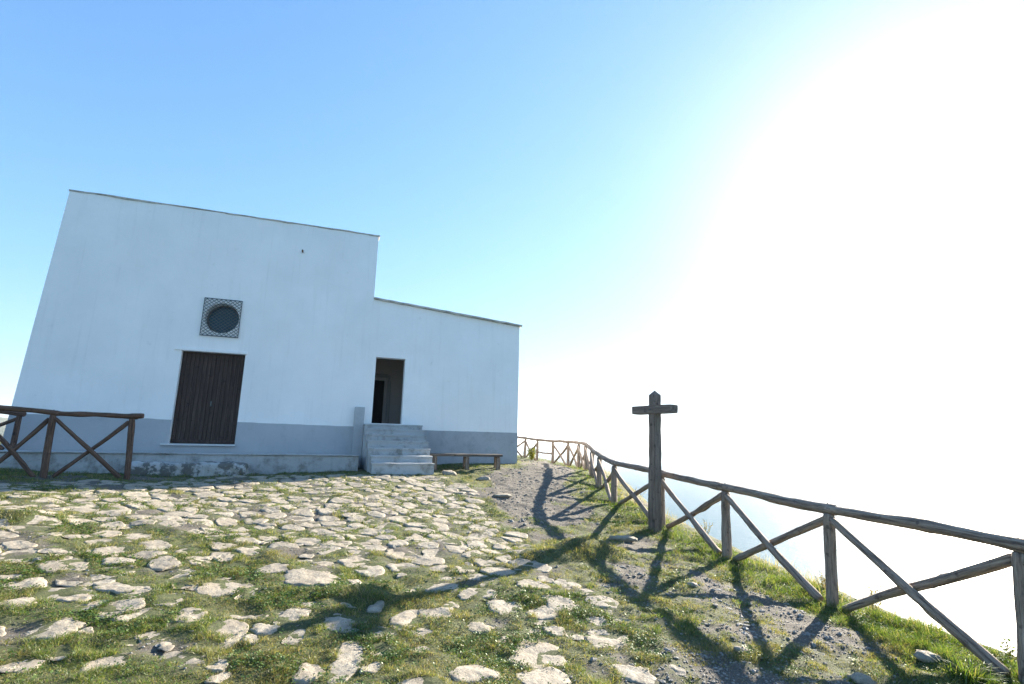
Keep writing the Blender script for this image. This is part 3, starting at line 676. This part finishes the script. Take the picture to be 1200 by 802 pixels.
# buttress pier beside the steps
m = MB(); rough_box(m, (-5.13, -.16, -.9), (-4.85, -.009, .885 + BZ), .12, .004, 3); m.build('pier', M['plinth'], ch)
m = MB(); hk = (-6.98, 5.42 + BZ)
m.tube((hk[0], 0, hk[1]), (hk[0], -.13, hk[1] + .01), .025, 8); m.build('pipe', M['rust'], ch)

# terrace (raised kerb platform along the main block)
TT = -.475 + EYE
te = empty('terrace', (P0[0], P0[1], 0), ANG); tag(te, 'low pale platform running along the base of the chapel beneath the dark wooden door', 'terrace')
m = MB(); rough_box(m, (-19.0, -1.6, .4), (-5.0, -.012, TT), .16, .010, 5); m.build('platform', M['step'], te, smooth=False)
m = MB(); rough_box(m, (-19.0, -1.64, TT - .001), (-4.98, -1.2, TT + .03), .14, .007, 6); m.build('kerb', M['step'], te)
rs = MB(); rough_box(rs, (-9.95, -2.12, .45), (-7.55, -1.60, -.655 + EYE), .06, .035, 9, 6.0); rs_o = rs.build('stone_step', M['rough'], None, smooth=True)
rs_o.location = (P0[0], P0[1], 0); rs_o.rotation_euler = (0, 0, ANG); tag(rs_o, 'long rough stone step with flaking limewash below the dark wooden door', 'step')

# staircase
YS = [497.6, 503.2, 509.5, 516.8, 525.5, 534.3, 543.0]
st = empty('staircase', (P0[0], P0[1], 0), ANG); tag(st, 'worn pale concrete steps climbing to the open doorway of the wing', 'steps')
deps = [.62, .90, 1.18, 1.46, 1.76, 2.06, 2.38]
def zat(px, py, o):
    r = ray(px, py); b = P0.copy(); b[2] = 0; b = b + nV * o; t = ((b - 0) @ nV) / (r @ nV); return r[2] * t + EYE
zs = [zat(458, y, o) for y, o in zip(YS, deps)]; print('steps', [round(z, 3) for z in zs])
RX = [-3.21, -3.20, -3.18, -3.17, -3.16, -3.15, -3.16]; LX = [-4.84, -4.84, -4.82, -4.80, -4.78, -4.74, -4.72]
for k in range(7):
    m = MB(); back = deps[k - 1] - .02 if k else .005
    if k == 0: back = .0
    z0 = zs[k] - .30 if k < 6 else .5
    rough_box(m, (LX[k], -deps[k], .45), (RX[k], -back - .0 if k else -.001, zs[k]), .11, .009, 20 + k); rough_box(m, (LX[k] - .012, -deps[k] - .018, zs[k] - .045), (RX[k] + .012, (-back if k else -.002) - .0, zs[k] + .004), .11, .006, 60 + k); m.build('step', M['step'] , st)

# bench
bo = FW(-2.08, -1.25, 0); bz = H1(bo[0], bo[1])
bt = at(545, 532, bo[1])[2]
be = empty('bench', (bo[0], bo[1], bz), ANG - .03); tag(be, 'long low rustic wooden bench against the grey base of the wing', 'bench')
hb = bt - bz + .0; print('bench height', hb)
for k, (y0, y1) in enumerate(((-.21, -.02), (.0, .19))):
    m = MB(); rough_box(m, (-1.12, y0, hb - .075), (1.1, y1, hb), .1, .008, 40 + k, 3); m.build('seat_plank', M['bench'], be)
for x in (-.86, .06, .98):
    for y in (-.13, .12):
        m = MB(); rough_box(m, (x - .055, y - .05, -.1), (x + .055, y + .05, hb - .062), .08, .008, int(50 + x * 10), 5); m.build('leg', M['log'], be)
for x in (-.86, .06, .98):
    m = MB(); m.box((x - .03, -.19, hb - .11), (x + .03, .18, hb - .063)); m.build('crossbar', M['log'], be)

# ------------------------------------------------------------------ log fences
def log(name, p0, p1, r0, r1, mat, parent, seed, sides=14, bend=.02, knots=.12, chamfer=True):
    p0 = Vector(p0); p1 = Vector(p1); ln = (p1 - p0).length; n = max(6, int(ln / .045)); rr = random.Random(seed)
    bx, by = rr.uniform(-bend, bend), rr.uniform(-bend, bend); q = rr.uniform(0, 200); V = []; F = []; ph = rr.uniform(0, 6)
    for i in range(n + 1):
        t = i / n; c = math.sin(math.pi * t); w1 = (vnoise1(q + t * ln * 1.6, 3.1) - .5) * bend * 1.6; w2 = (vnoise1(q + t * ln * 1.6, 8.7) - .5) * bend * 1.6
        r = (r0 + (r1 - r0) * t) * (1 + (vnoise1(q + t * ln * 4.2, 1.5) - .5) * knots * 2)
        if chamfer and i in (0, n): r *= .86
        for k in range(sides):
            a = 2 * math.pi * k / sides + ph; rad = r * (1 + (vnoise1(q + k * .9, t * ln * 3) - .5) * .17 + (vnoise1(q + k * 1.7, t * ln * 11) - .5) * .07) + (.012 * max(0, vnoise1(q + 40 + k * .8, t * ln * 6) - .80) / .2)
            V.append((bx * c + w1 + rad * math.cos(a), by * c + w2 + rad * math.sin(a), t * ln))
    for i in range(n):
        for k in range(sides): F.append((i*sides+k, i*sides+(k+1)%sides, (i+1)*sides+(k+1)%sides, (i+1)*sides+k))
    F.append(tuple(range(sides))[::-1]); F.append(tuple(n*sides+k for k in range(sides)))
    o = mesh_obj(name, V, F, mat, parent, True)
    for pf in (len(F)-1, len(F)-2): o.data.polygons[pf].use_smooth = False
    q_ = (p1 - p0).to_track_quat('Z', 'Y'); loc = p0
    o.location = loc; o.rotation_mode = 'QUATERNION'; o.rotation_quaternion = q_
    return o
def fence(name, label, posts, mat, seed, radius=.058, skip=(), hrail=()):
    """posts: (base xyz, top xyz) ; every log is a part of the fence"""
    b0 = posts[0][0]; root = empty(name, tuple(b0)); tag(root, label, 'fence'); off = Vector(b0)
    P = [(Vector(b) - off, Vector(t) - off) for b, t in posts]
    for i, (b, t) in enumerate(P):
        log('post', b - Vector((0, 0, .25)), t, radius * 1.06, radius * .98, mat, root, seed + i, bend=.008, knots=.07)
    for i in range(len(P) - 1):
        (b, t), (b2, t2) = P[i], P[i + 1]
        nb = MB(); nb.tube(t + Vector((0, 0, radius * 1.7)), t + Vector((0, 0, radius * 1.95)), .008, 6)
        if i < 6: nb.build('nail', M['rust'], root)
        up = Vector((0, 0, radius * .85)); dr_ = (t2 - t).normalized() * .10
        log('rail', t - dr_ + up, t2 + dr_ * .4 + up, radius * .98, radius * .82, mat, root, seed + 100 + i, bend=.014, knots=.14)
        if i in skip:
            md = .45; log('brace', b.lerp(t, md), b2.lerp(t2, md), radius * .6, radius * .55, mat, root, seed + 300 + i); continue
        e = (b2 - b).normalized(); side = Vector((-e.y, e.x, 0)).normalized() * .03
        log('brace', b + e * .13 + Vector((0, 0, .02)) + side, t2 - e * .05 - Vector((0, 0, .06)) + side, radius * .74, radius * .62, mat, root, seed + 400 + i, bend=.025)
        log('brace', t + e * .05 - Vector((0, 0, .06)) - side, b2 - e * .13 + Vector((0, 0, .02)) - side, radius * .74, radius * .62, mat, root, seed + 500 + i, bend=.025)
    return root
# tops from the photograph
tops = {1:(1196,648,4.74), 2:(971,602,6.5), 3:(850,576,8.3), 5:(720,546,11.9), 6:(702,536,13.9), 7:(694,529,15.9), 8:(686,522.5,18.0), 9:(678,521,20.0), 10:(666,519.5,22.0), 11:(648,518.5,24.0), 12:(630,517,25.7), 13:(616,515,27.3)}
posts = []
for i, (x, y, z) in enumerate(fence_pts):
    if i in tops: tp = at(*tops[i])
    elif i == 0: tp = np.array([5.05, 3.0, EYE - .92])
    elif i == 4: tp = at(775, 558.5, 10.1)
    else: tp = np.array([x, y, z + EYE + 1.05])
    bx_, by_ = x, y; bz_ = H1(bx_, by_)
    if i in (1, 2, 3, 5):
        q_ = at({1: 1203, 2: 974, 3: 851, 5: 720}[i], {1: 790, 2: 703, 3: 657, 5: 588}[i], y); bx_ = q_[0]
    else: bx_ = x * .5 + tp[0] * .5
    posts.append(((bx_, by_, H1(bx_, by_)), tuple(tp)))
fence('wooden_fence', 'long rustic log fence with crossed braces following the cliff edge', posts, M['log'], 1000, .066, skip=(11,))
# fence at the terrace
lp = []
for (px, pt, pb, Y_, lean) in ((155,491,549,10.9,4), (62,487,557,10.2,10), (-32,480,566,9.6,12), (-150,470,580,8.9,12)):
    t_ = at(px, pt, Y_); b_ = at(px - lean, pb, Y_); g_ = H1(b_[0], b_[1]); lp.append(((b_[0], b_[1], min(g_, b_[2])), tuple(t_)))
lroot = fence('wooden_fence', 'dark brown log fence in front of the left corner of the chapel', lp, M['log_dark'], 2000, .057)
t_ = at(168, 489.3, 10.95)
log('rail', Vector(lp[0][1]) - Vector(lp[0][0]) + Vector((-.05, -.03, .055)), Vector(t_) - Vector(lp[0][0]) + Vector((0, 0, .03)), .058, .056, M['log_dark'], lroot, 2999, bend=.003)
lb = []
for (px, pt, Y_) in ((23,487,11.9), (-70,476,11.5), (-170,466,11.0)):
    t_ = at(px, pt, Y_); lb.append(((t_[0] - .03, t_[1], TT + .03), tuple(t_)))
fence('wooden_fence', 'short log fence closing the platform at the far left behind the dark fence', lb, M['log_dark'], 2500, .055)

# ------------------------------------------------------------------ wooden cross
cb = at(767.5, 612, 9.7); cz = H1(cb[0], cb[1])
PH = math.radians(64); cr = empty('wooden_cross', (cb[0], cb[1], cz), -PH); tag(cr, 'tall dark weathered wooden cross standing at the fence', 'cross')
cr.rotation_euler = (Vector(at(767, 457.5, 9.7) - cb).to_track_quat('Z', 'Y').to_matrix().to_4x4() @ Matrix.Rotation(-PH - Vector(at(767, 457.5, 9.7) - cb).to_track_quat('Z', 'Y').to_euler().z, 4, 'Z')).to_euler()
ctop = at(767, 457.5, 9.7)[2] - cz; arm_z = at(767, 480.5, 9.7)[2] - cz; hw = .08; print('cross', ctop)
m = MB(); n = 40
def sqring(mb, z, w, wob):
    i = len(mb.V)
    for x, y in ((-w, -w), (0, -w), (w, -w), (w, 0), (w, w), (0, w), (-w, w), (-w, 0)): mb.V.append((x + wob[0] , y + wob[1], z))
    return i
prev = None
for k in range(n + 1):
    z = -.4 + (ctop - .09 + .4) * k / n; taper = hw * (1.10 - .12 * k / n) + (vnoise1(z * 5, 4) - .5) * .008
    i = sqring(m, z, taper, ((vnoise1(z * 1.5, 7) - .5) * .014, (vnoise1(z * 1.5, 2) - .5) * .014))
    if prev is not None:
        for q in range(8): m.F.append((prev + q, prev + (q+1) % 8, i + (q+1) % 8, i + q))
    prev = i
m.V.append((0, 0, ctop)); a = len(m.V) - 1
for q in range(8): m.F.append((prev + q, prev + (q+1) % 8, a))
m.build('upright', M['beam'], cr, bevel=.006)
M['beam_arm'] = wood('weathered_beam_arm', (.055,.042,.034), (.17,.132,.105), (.31,.255,.21), (1.6,30,30))
m = MB(); rough_box(m, (-.53, -hw - .035, arm_z - .078), (.53, hw - .012, arm_z + .078), .06, .004, 77); m.build('crossarm', M['beam_arm'], cr)
m = MB(); m.tube((0, -hw - .05, arm_z), (0, -hw - .02, arm_z), .016, 8); m.build('bolt', M['iron'], cr)

# ------------------------------------------------------------------ rocks and tufts lying about
def rock(label, px, py, a, b, h, seed, group=None):
    x, y = ghit(px, py); rr = random.Random(seed); V = []; F = []; NU, NVv = 18, 9; q = rr.uniform(0, 90)
    for j in range(NVv + 1):
        for i in range(NU):
            th = 2*math.pi*i/NU; ph = math.pi*j/NVv; e = lambda c: math.copysign(abs(c)**.75, c)
            dx, dy, dz = e(math.cos(th))*e(math.sin(ph)), e(math.sin(th))*e(math.sin(ph)), math.cos(ph)
            s_ = 1 + (vnoise1(q + dx*1.8 + dz, q + dy*1.8 - dz) - .5) * .7 + (vnoise1(q + dx*5, q + dy*5 + dz*4) - .5) * .25
            V.append((a*dx*s_, b*dy*s_, h*dz*s_))
    for j in range(NVv):
        for i in range(NU): F.append((j*NU+i, j*NU+(i+1)%NU, (j+1)*NU+(i+1)%NU, (j+1)*NU+i)[::-1])
    o = mesh_obj('rock', V, F, M['stone'], None, True); o.location = (x, y, H1(x, y) + h * .25); o.rotation_euler = (rr.uniform(-.1,.1), rr.uniform(-.1,.1), rr.uniform(-.4,.4)); tag(o, label, 'rock', group)
    return o
rock('flat pale rock beside the long grass tuft in the right corner', 1088, 775, .10, .07, .045, 1)
rock('small pale stone near the bottom edge, left of the flat pale rock', 1006, 797, .10, .06, .04, 2)
rock('flat white stone lying on the gravel below the bench', 587, 583.5, .20, .10, .04, 3)
rock('pale slab on the grassy mound left of the cross', 728, 634, .22, .10, .05, 4)
rock('grey boulder on the ground between the steps and the bench', 527, 556.5, .20, .14, .09, 5)
rock('small grey stone in the bare earth below the middle fence panel', 868, 768, .07, .05, .03, 6)
rock('round pale stone on the bare earth below the cross', 812, 690, .06, .045, .03, 7)
rock('dark boulder at the foot of the bench nearest the gravel path', 566, 561, .16, .12, .06, 8)

def tuft(name, label, x, y, n, hgt, spread, wid, mat, cat, seed, curl=1.0, group=None):
    r = np.random.default_rng(seed); V = []; F = []
    for k in range(n):
        a = r.uniform(0, 6.28); ln = r.uniform(.15, 1.0) * spread * curl; h = hgt * r.uniform(.55, 1.0); bx_, by_ = r.normal(0, .02 + spread * .12, 2)
        w = wid * r.uniform(.6, 1.2); wx, wy = -math.sin(a) * w / 2, math.cos(a) * w / 2; i = len(V); SEG = 5
        for q in range(SEG + 1):
            t = q / SEG; rr_ = ln * t**1.4; z = h * (t - .38 * curl * t**3 * ln / max(spread, .01)); ww = (1 - t)**.7 if q else .8
            cx_, cy_ = bx_ + math.cos(a) * rr_, by_ + math.sin(a) * rr_
            V += [(cx_ - wx * ww, cy_ - wy * ww, z), (cx_ + wx * ww, cy_ + wy * ww, z)]
        for q in range(SEG): F.append((i+2*q, i+2*q+1, i+2*q+3, i+2*q+2))
    o = mesh_obj(name, V, F, mat); o.location = (x, y, H1(x, y) - .01); tag(o, label, cat, group); return o
tx, ty = ghit(1135, 800); tuft('grass_tuft', 'big tuft of long arching green grass at the bottom right corner under the fence', tx, ty, 170, .26, .26, .012, M['lush'], 'grass tuft', 1)
tx, ty = ghit(1083, 744); tuft('grass_tuft', 'spiky green grass tuft on the cliff edge between the two nearest fence posts', tx, ty, 46, .17, .12, .010, M['lush'], 'grass tuft', 2)
tx, ty = ghit(812, 742); tuft('grass_tuft', 'small dark grass tuft in the bare earth below the fence', tx, ty, 60, .09, .08, .006, M['lush'], 'grass tuft', 3)
def weed(label, x, y, h, seed, mat, nbr=9):
    r = random.Random(seed); m = MB(); lf = MB(); z0 = H1(x, y)
    for k in range(nbr):
        a = r.uniform(0, 6.28); ln = h * r.uniform(.6, 1); l_ = r.uniform(.1, .45); p = Vector((r.uniform(-.03,.03), r.uniform(-.03,.03), -.02)); d = Vector((math.cos(a)*l_, math.sin(a)*l_, 1)).normalized()
        for q in range(5):
            p2 = p + d * ln / 5; m.tube(p, p2, .0025 * (1.2 - q / 6), 4); 
            for _ in range(5):
                dd = Vector((r.gauss(0,1), r.gauss(0,1), r.gauss(.4,.8))).normalized(); sl = r.uniform(.012, .03); w_ = dd.orthogonal().normalized() * sl * .35
                pp = p.lerp(p2, r.random()); lf.poly([pp, pp + dd*sl*.5 + w_, pp + dd*sl, pp + dd*sl*.5 - w_])
            d = (d + Vector((r.gauss(0,.15), r.gauss(0,.15), 0))).normalized(); p = p2
    root = empty('weed', (x, y, z0)); tag(root, label, 'weed'); m.build('stem', M['dry'], root); lf.build('foliage', mat, root); return root
def onedge(px, out, Yg):
    X_ = (px - 600) / 600 * Yg; k = np.argmin(np.abs(edge[:, 1] - Yg)); return X_, Yg
for (px, Yg, h, s_, mt, lab) in ((1010, 6.55, .34, 1, 'dry', 'wispy pale weed growing past the fence right of the second nearest post'), (962, 7.2, .28, 2, 'dry', 'wispy dry weed between the two middle fence posts at the edge'),
                       (822, 9.6, .36, 3, 'dry', 'thin dry weed just right of the cross beyond the fence'), (744, 12.1, .5, 4, 'dry', 'tall thin dry weed left of the cross beyond the fence'),
                       (1165, 5.3, .25, 5, 'lush', 'leafy green weed at the cliff edge under the nearest brace')):
    k = np.interp(Yg, edge[:, 1], edge[:, 0]); weed(lab, k + .0, Yg, h, s_, M[mt])
# yellowish bush by the far end of the fence
bx_, by_ = 1.10, 26.0; rr = random.Random(4); lf = MB(); br = MB(); z0 = H1(bx_, by_)
for k in range(16):
    a = rr.uniform(0, 6.28); l_ = rr.uniform(.1, .6); d = Vector((math.cos(a)*l_, math.sin(a)*l_, 1)).normalized(); p = Vector((0, 0, -.05))
    for q in range(6):
        p2 = p + d * rr.uniform(.08, .13); br.tube(p, p2, .009 - q*.001, 4)
        for _ in range(14):
            dd = Vector((rr.gauss(0,1), rr.gauss(0,1), rr.gauss(0,1))).normalized(); sl = rr.uniform(.03, .07); w_ = dd.orthogonal().normalized() * sl * .4; pp = p.lerp(p2, rr.random()) + dd * rr.uniform(0, .07)
            if q > 0: lf.poly([pp, pp + dd*sl*.5 + w_, pp + dd*sl, pp + dd*sl*.5 - w_])
        d = (d + Vector((rr.gauss(0,.25), rr.gauss(0,.25), rr.gauss(0,.1)))).normalized(); p = p2
bush = empty('bush', (bx_, by_, z0)); tag(bush, 'small yellow green bush by the distant stretch of fence beside the chapel', 'bush'); br.build('stem', M['dry'], bush)
M['yleaf'] = leafmat('yellow_leaf', [(0, (.16,.18,.03)), (.6, (.26,.25,.05)), (1, (.12,.15,.04))], .5); lf.build('foliage', M['yleaf'], bush)

# ------------------------------------------------------------------ sea, far hills, haze
SEA = -255.0
def seamat():
    g = G('sea_water'); v = g.mapping(); n = g.noise(v, .02, 6, .6); n2 = g.noise(v, .25, 4, .6)
    b = g.bump(n2, .5, .6); b = g.bump(n, .5, 4.0, b)
    g.bsdf((.02,.10,.15), .5, b, IOR=1.33); [setattr(n_.inputs['Specular IOR Level'], 'default_value', .06) for n_ in g.t.nodes if n_.type == 'BSDF_PRINCIPLED']; return g.m
sv = []; rr_ = [0] + list(np.geomspace(200, 90000, 40)); ns = 96
for r_ in rr_:
    for k in range(ns): sv.append((r_ * math.cos(2*math.pi*k/ns), r_ * math.sin(2*math.pi*k/ns), SEA))
sf = [(i*ns+k, (i+1)*ns+k, (i+1)*ns+(k+1) % ns, i*ns+(k+1) % ns) for i in range(len(rr_)-1) for k in range(ns)]
sea = mesh_obj('sea', sv, sf, seamat()); tag(sea, 'pale hazy sea far below the hilltop', kind='structure')
hv = []; hf = []; NA, NR = 120, 8
for i in range(NA):
    az = math.radians(-78 + 46.5 * i / (NA - 1))
    env = sstep(0, .12, i / (NA-1)) * sstep(1.0, .7, i / (NA-1))
    for j in range(NR):
        t = j / (NR - 1); dist = 5200 + 2400 * t; hgt = math.sin(math.pi * t) * (370 + 120 * (vnoise1(i * .09, 3) - .4) + 60 * vnoise1(i * .33, j * .8)) * env
        hv.append((dist * math.sin(az), dist * math.cos(az), SEA - 5 + hgt))
for i in range(NA - 1):
    for j in range(NR - 1): hf.append((i*NR+j, i*NR+j+1, (i+1)*NR+j+1, (i+1)*NR+j))
g = G('far_hillside'); v = g.mapping(); g.bsdf(g.ramp(g.noise(v, .002, 6, .6), [(.4, (.05,.07,.03)), (.6, (.14,.13,.09))]), .95)
hills = mesh_obj('hills', hv, hf, g.m, smooth=True); tag(hills, 'distant coastal hills fading into haze', kind='structure')

hz = MB(); hz.box((-95000, -95000, SEA - 40), (95000, 95000, 240))
g = G('haze_air'); g.t.nodes.remove(g.tc)
vol = g.n('ShaderNodeVolumePrincipled'); vol.inputs['Color'].default_value = (.93,.96,1,1); vol.inputs['Density'].default_value = 4.2e-5; vol.inputs['Anisotropy'].default_value = .4
g.l(vol.outputs[0], g.out.inputs['Volume'])
hzo = hz.build('haze', g.m); tag(hzo, 'pale sea haze', kind='stuff')

# ------------------------------------------------------------------ light
EL = math.radians(20.165); AZ = math.radians(42.185)
sd = bpy.data.lights.new('sun', 'SUN'); sd.energy = 5.0; sd.angle = math.radians(.55); sd.color = (1, .90, .76)
so = bpy.data.objects.new('sun', sd); COL.objects.link(so)
sdir = Vector((math.cos(EL) * math.sin(AZ), math.cos(EL) * math.cos(AZ), math.sin(EL)))
so.rotation_mode = 'QUATERNION'; so.rotation_quaternion = sdir.to_track_quat('Z', 'Y'); so.location = (20, 20, 20)
AUR1, AUR2 = 0.3, 2.4
wd_ = bpy.data.worlds.new('World'); scene.world = wd_; wd_.use_nodes = True; t = wd_.node_tree
for n in list(t.nodes): t.nodes.remove(n)
sky = t.nodes.new('ShaderNodeTexSky'); sky.sky_type = 'NISHITA'; sky.sun_disc = False; sky.sun_elevation = EL; sky.sun_rotation = AZ
sky.air_density = 1.0; sky.dust_density = 0.1; sky.ozone_density = 2.2; sky.altitude = 250
bg = t.nodes.new('ShaderNodeBackground'); bg.inputs[1].default_value = .09; wo_ = t.nodes.new('ShaderNodeOutputWorld')
mx = t.nodes.new('ShaderNodeMix'); mx.data_type = 'RGBA'; mx.blend_type = 'MULTIPLY'; mx.inputs[0].default_value = 1; mx.inputs[7].default_value = (.54, .82, 1.36, 1)   # cool white balance
t.links.new(sky.outputs[0], mx.inputs[6]); # pale aureole that hazy air forms around the sun, by angle from the sun's direction
tcw = t.nodes.new('ShaderNodeTexCoord'); dt = t.nodes.new('ShaderNodeVectorMath'); dt.operation = 'DOT_PRODUCT'; dt.inputs[1].default_value = tuple(sdir)
nm = t.nodes.new('ShaderNodeVectorMath'); nm.operation = 'NORMALIZE'; t.links.new(tcw.outputs['Generated'], nm.inputs[0]); t.links.new(nm.outputs[0], dt.inputs[0])
def wm(op, a, b):
    n = t.nodes.new('ShaderNodeMath'); n.operation = op
    for k, v in enumerate((a, b)):
        if isinstance(v, (int, float)): n.inputs[k].default_value = v
        else: t.links.new(v, n.inputs[k])
    return n.outputs[0]
c0 = wm('MAXIMUM', dt.outputs['Value'], 0.0)
aur = wm('ADD', wm('MULTIPLY', wm('POWER', c0, 5.0), AUR1), wm('MULTIPLY', wm('POWER', c0, 26.0), AUR2))
ac = t.nodes.new('ShaderNodeMix'); ac.data_type = 'RGBA'; ac.blend_type = 'ADD'; ac.inputs[0].default_value = 1
cc = t.nodes.new('ShaderNodeVectorMath'); cc.operation = 'SCALE'; cc.inputs[0].default_value = (1.0, .74, .55); t.links.new(aur, cc.inputs['Scale'])
# film-like soft shoulder: compresses sky radiance per channel, whitening its brightest part
den = t.nodes.new('ShaderNodeVectorMath'); den.operation = 'MULTIPLY_ADD'; den.inputs[1].default_value = (.30,) * 3; den.inputs[2].default_value = (1,) * 3
num = t.nodes.new('ShaderNodeVectorMath'); num.operation = 'SCALE'; num.inputs['Scale'].default_value = 1.5
dv = t.nodes.new('ShaderNodeVectorMath'); dv.operation = 'DIVIDE'
t.links.new(mx.outputs[2], den.inputs[0]); t.links.new(mx.outputs[2], num.inputs[0]); t.links.new(num.outputs[0], dv.inputs[0]); t.links.new(den.outputs[0], dv.inputs[1])
t.links.new(dv.outputs[0], ac.inputs[6]); t.links.new(cc.outputs[0], ac.inputs[7]); t.links.new(ac.outputs[2], bg.inputs[0]); t.links.new(bg.outputs[0], wo_.inputs[0])

vs = scene.view_settings; vs.view_transform = 'Standard'; vs.look = 'None'; vs.exposure = 2.12; vs.gamma = 1; vs.use_curve_mapping = False
scene.render.engine = 'CYCLES'; cy = scene.cycles
cy.max_bounces = 6; cy.diffuse_bounces = 3; cy.glossy_bounces = 2; cy.transmission_bounces = 2; cy.volume_bounces = 1; cy.transparent_max_bounces = 8
cy.use_denoising = True; cy.sample_clamp_indirect = 4
scene.render.use_persistent_data = False
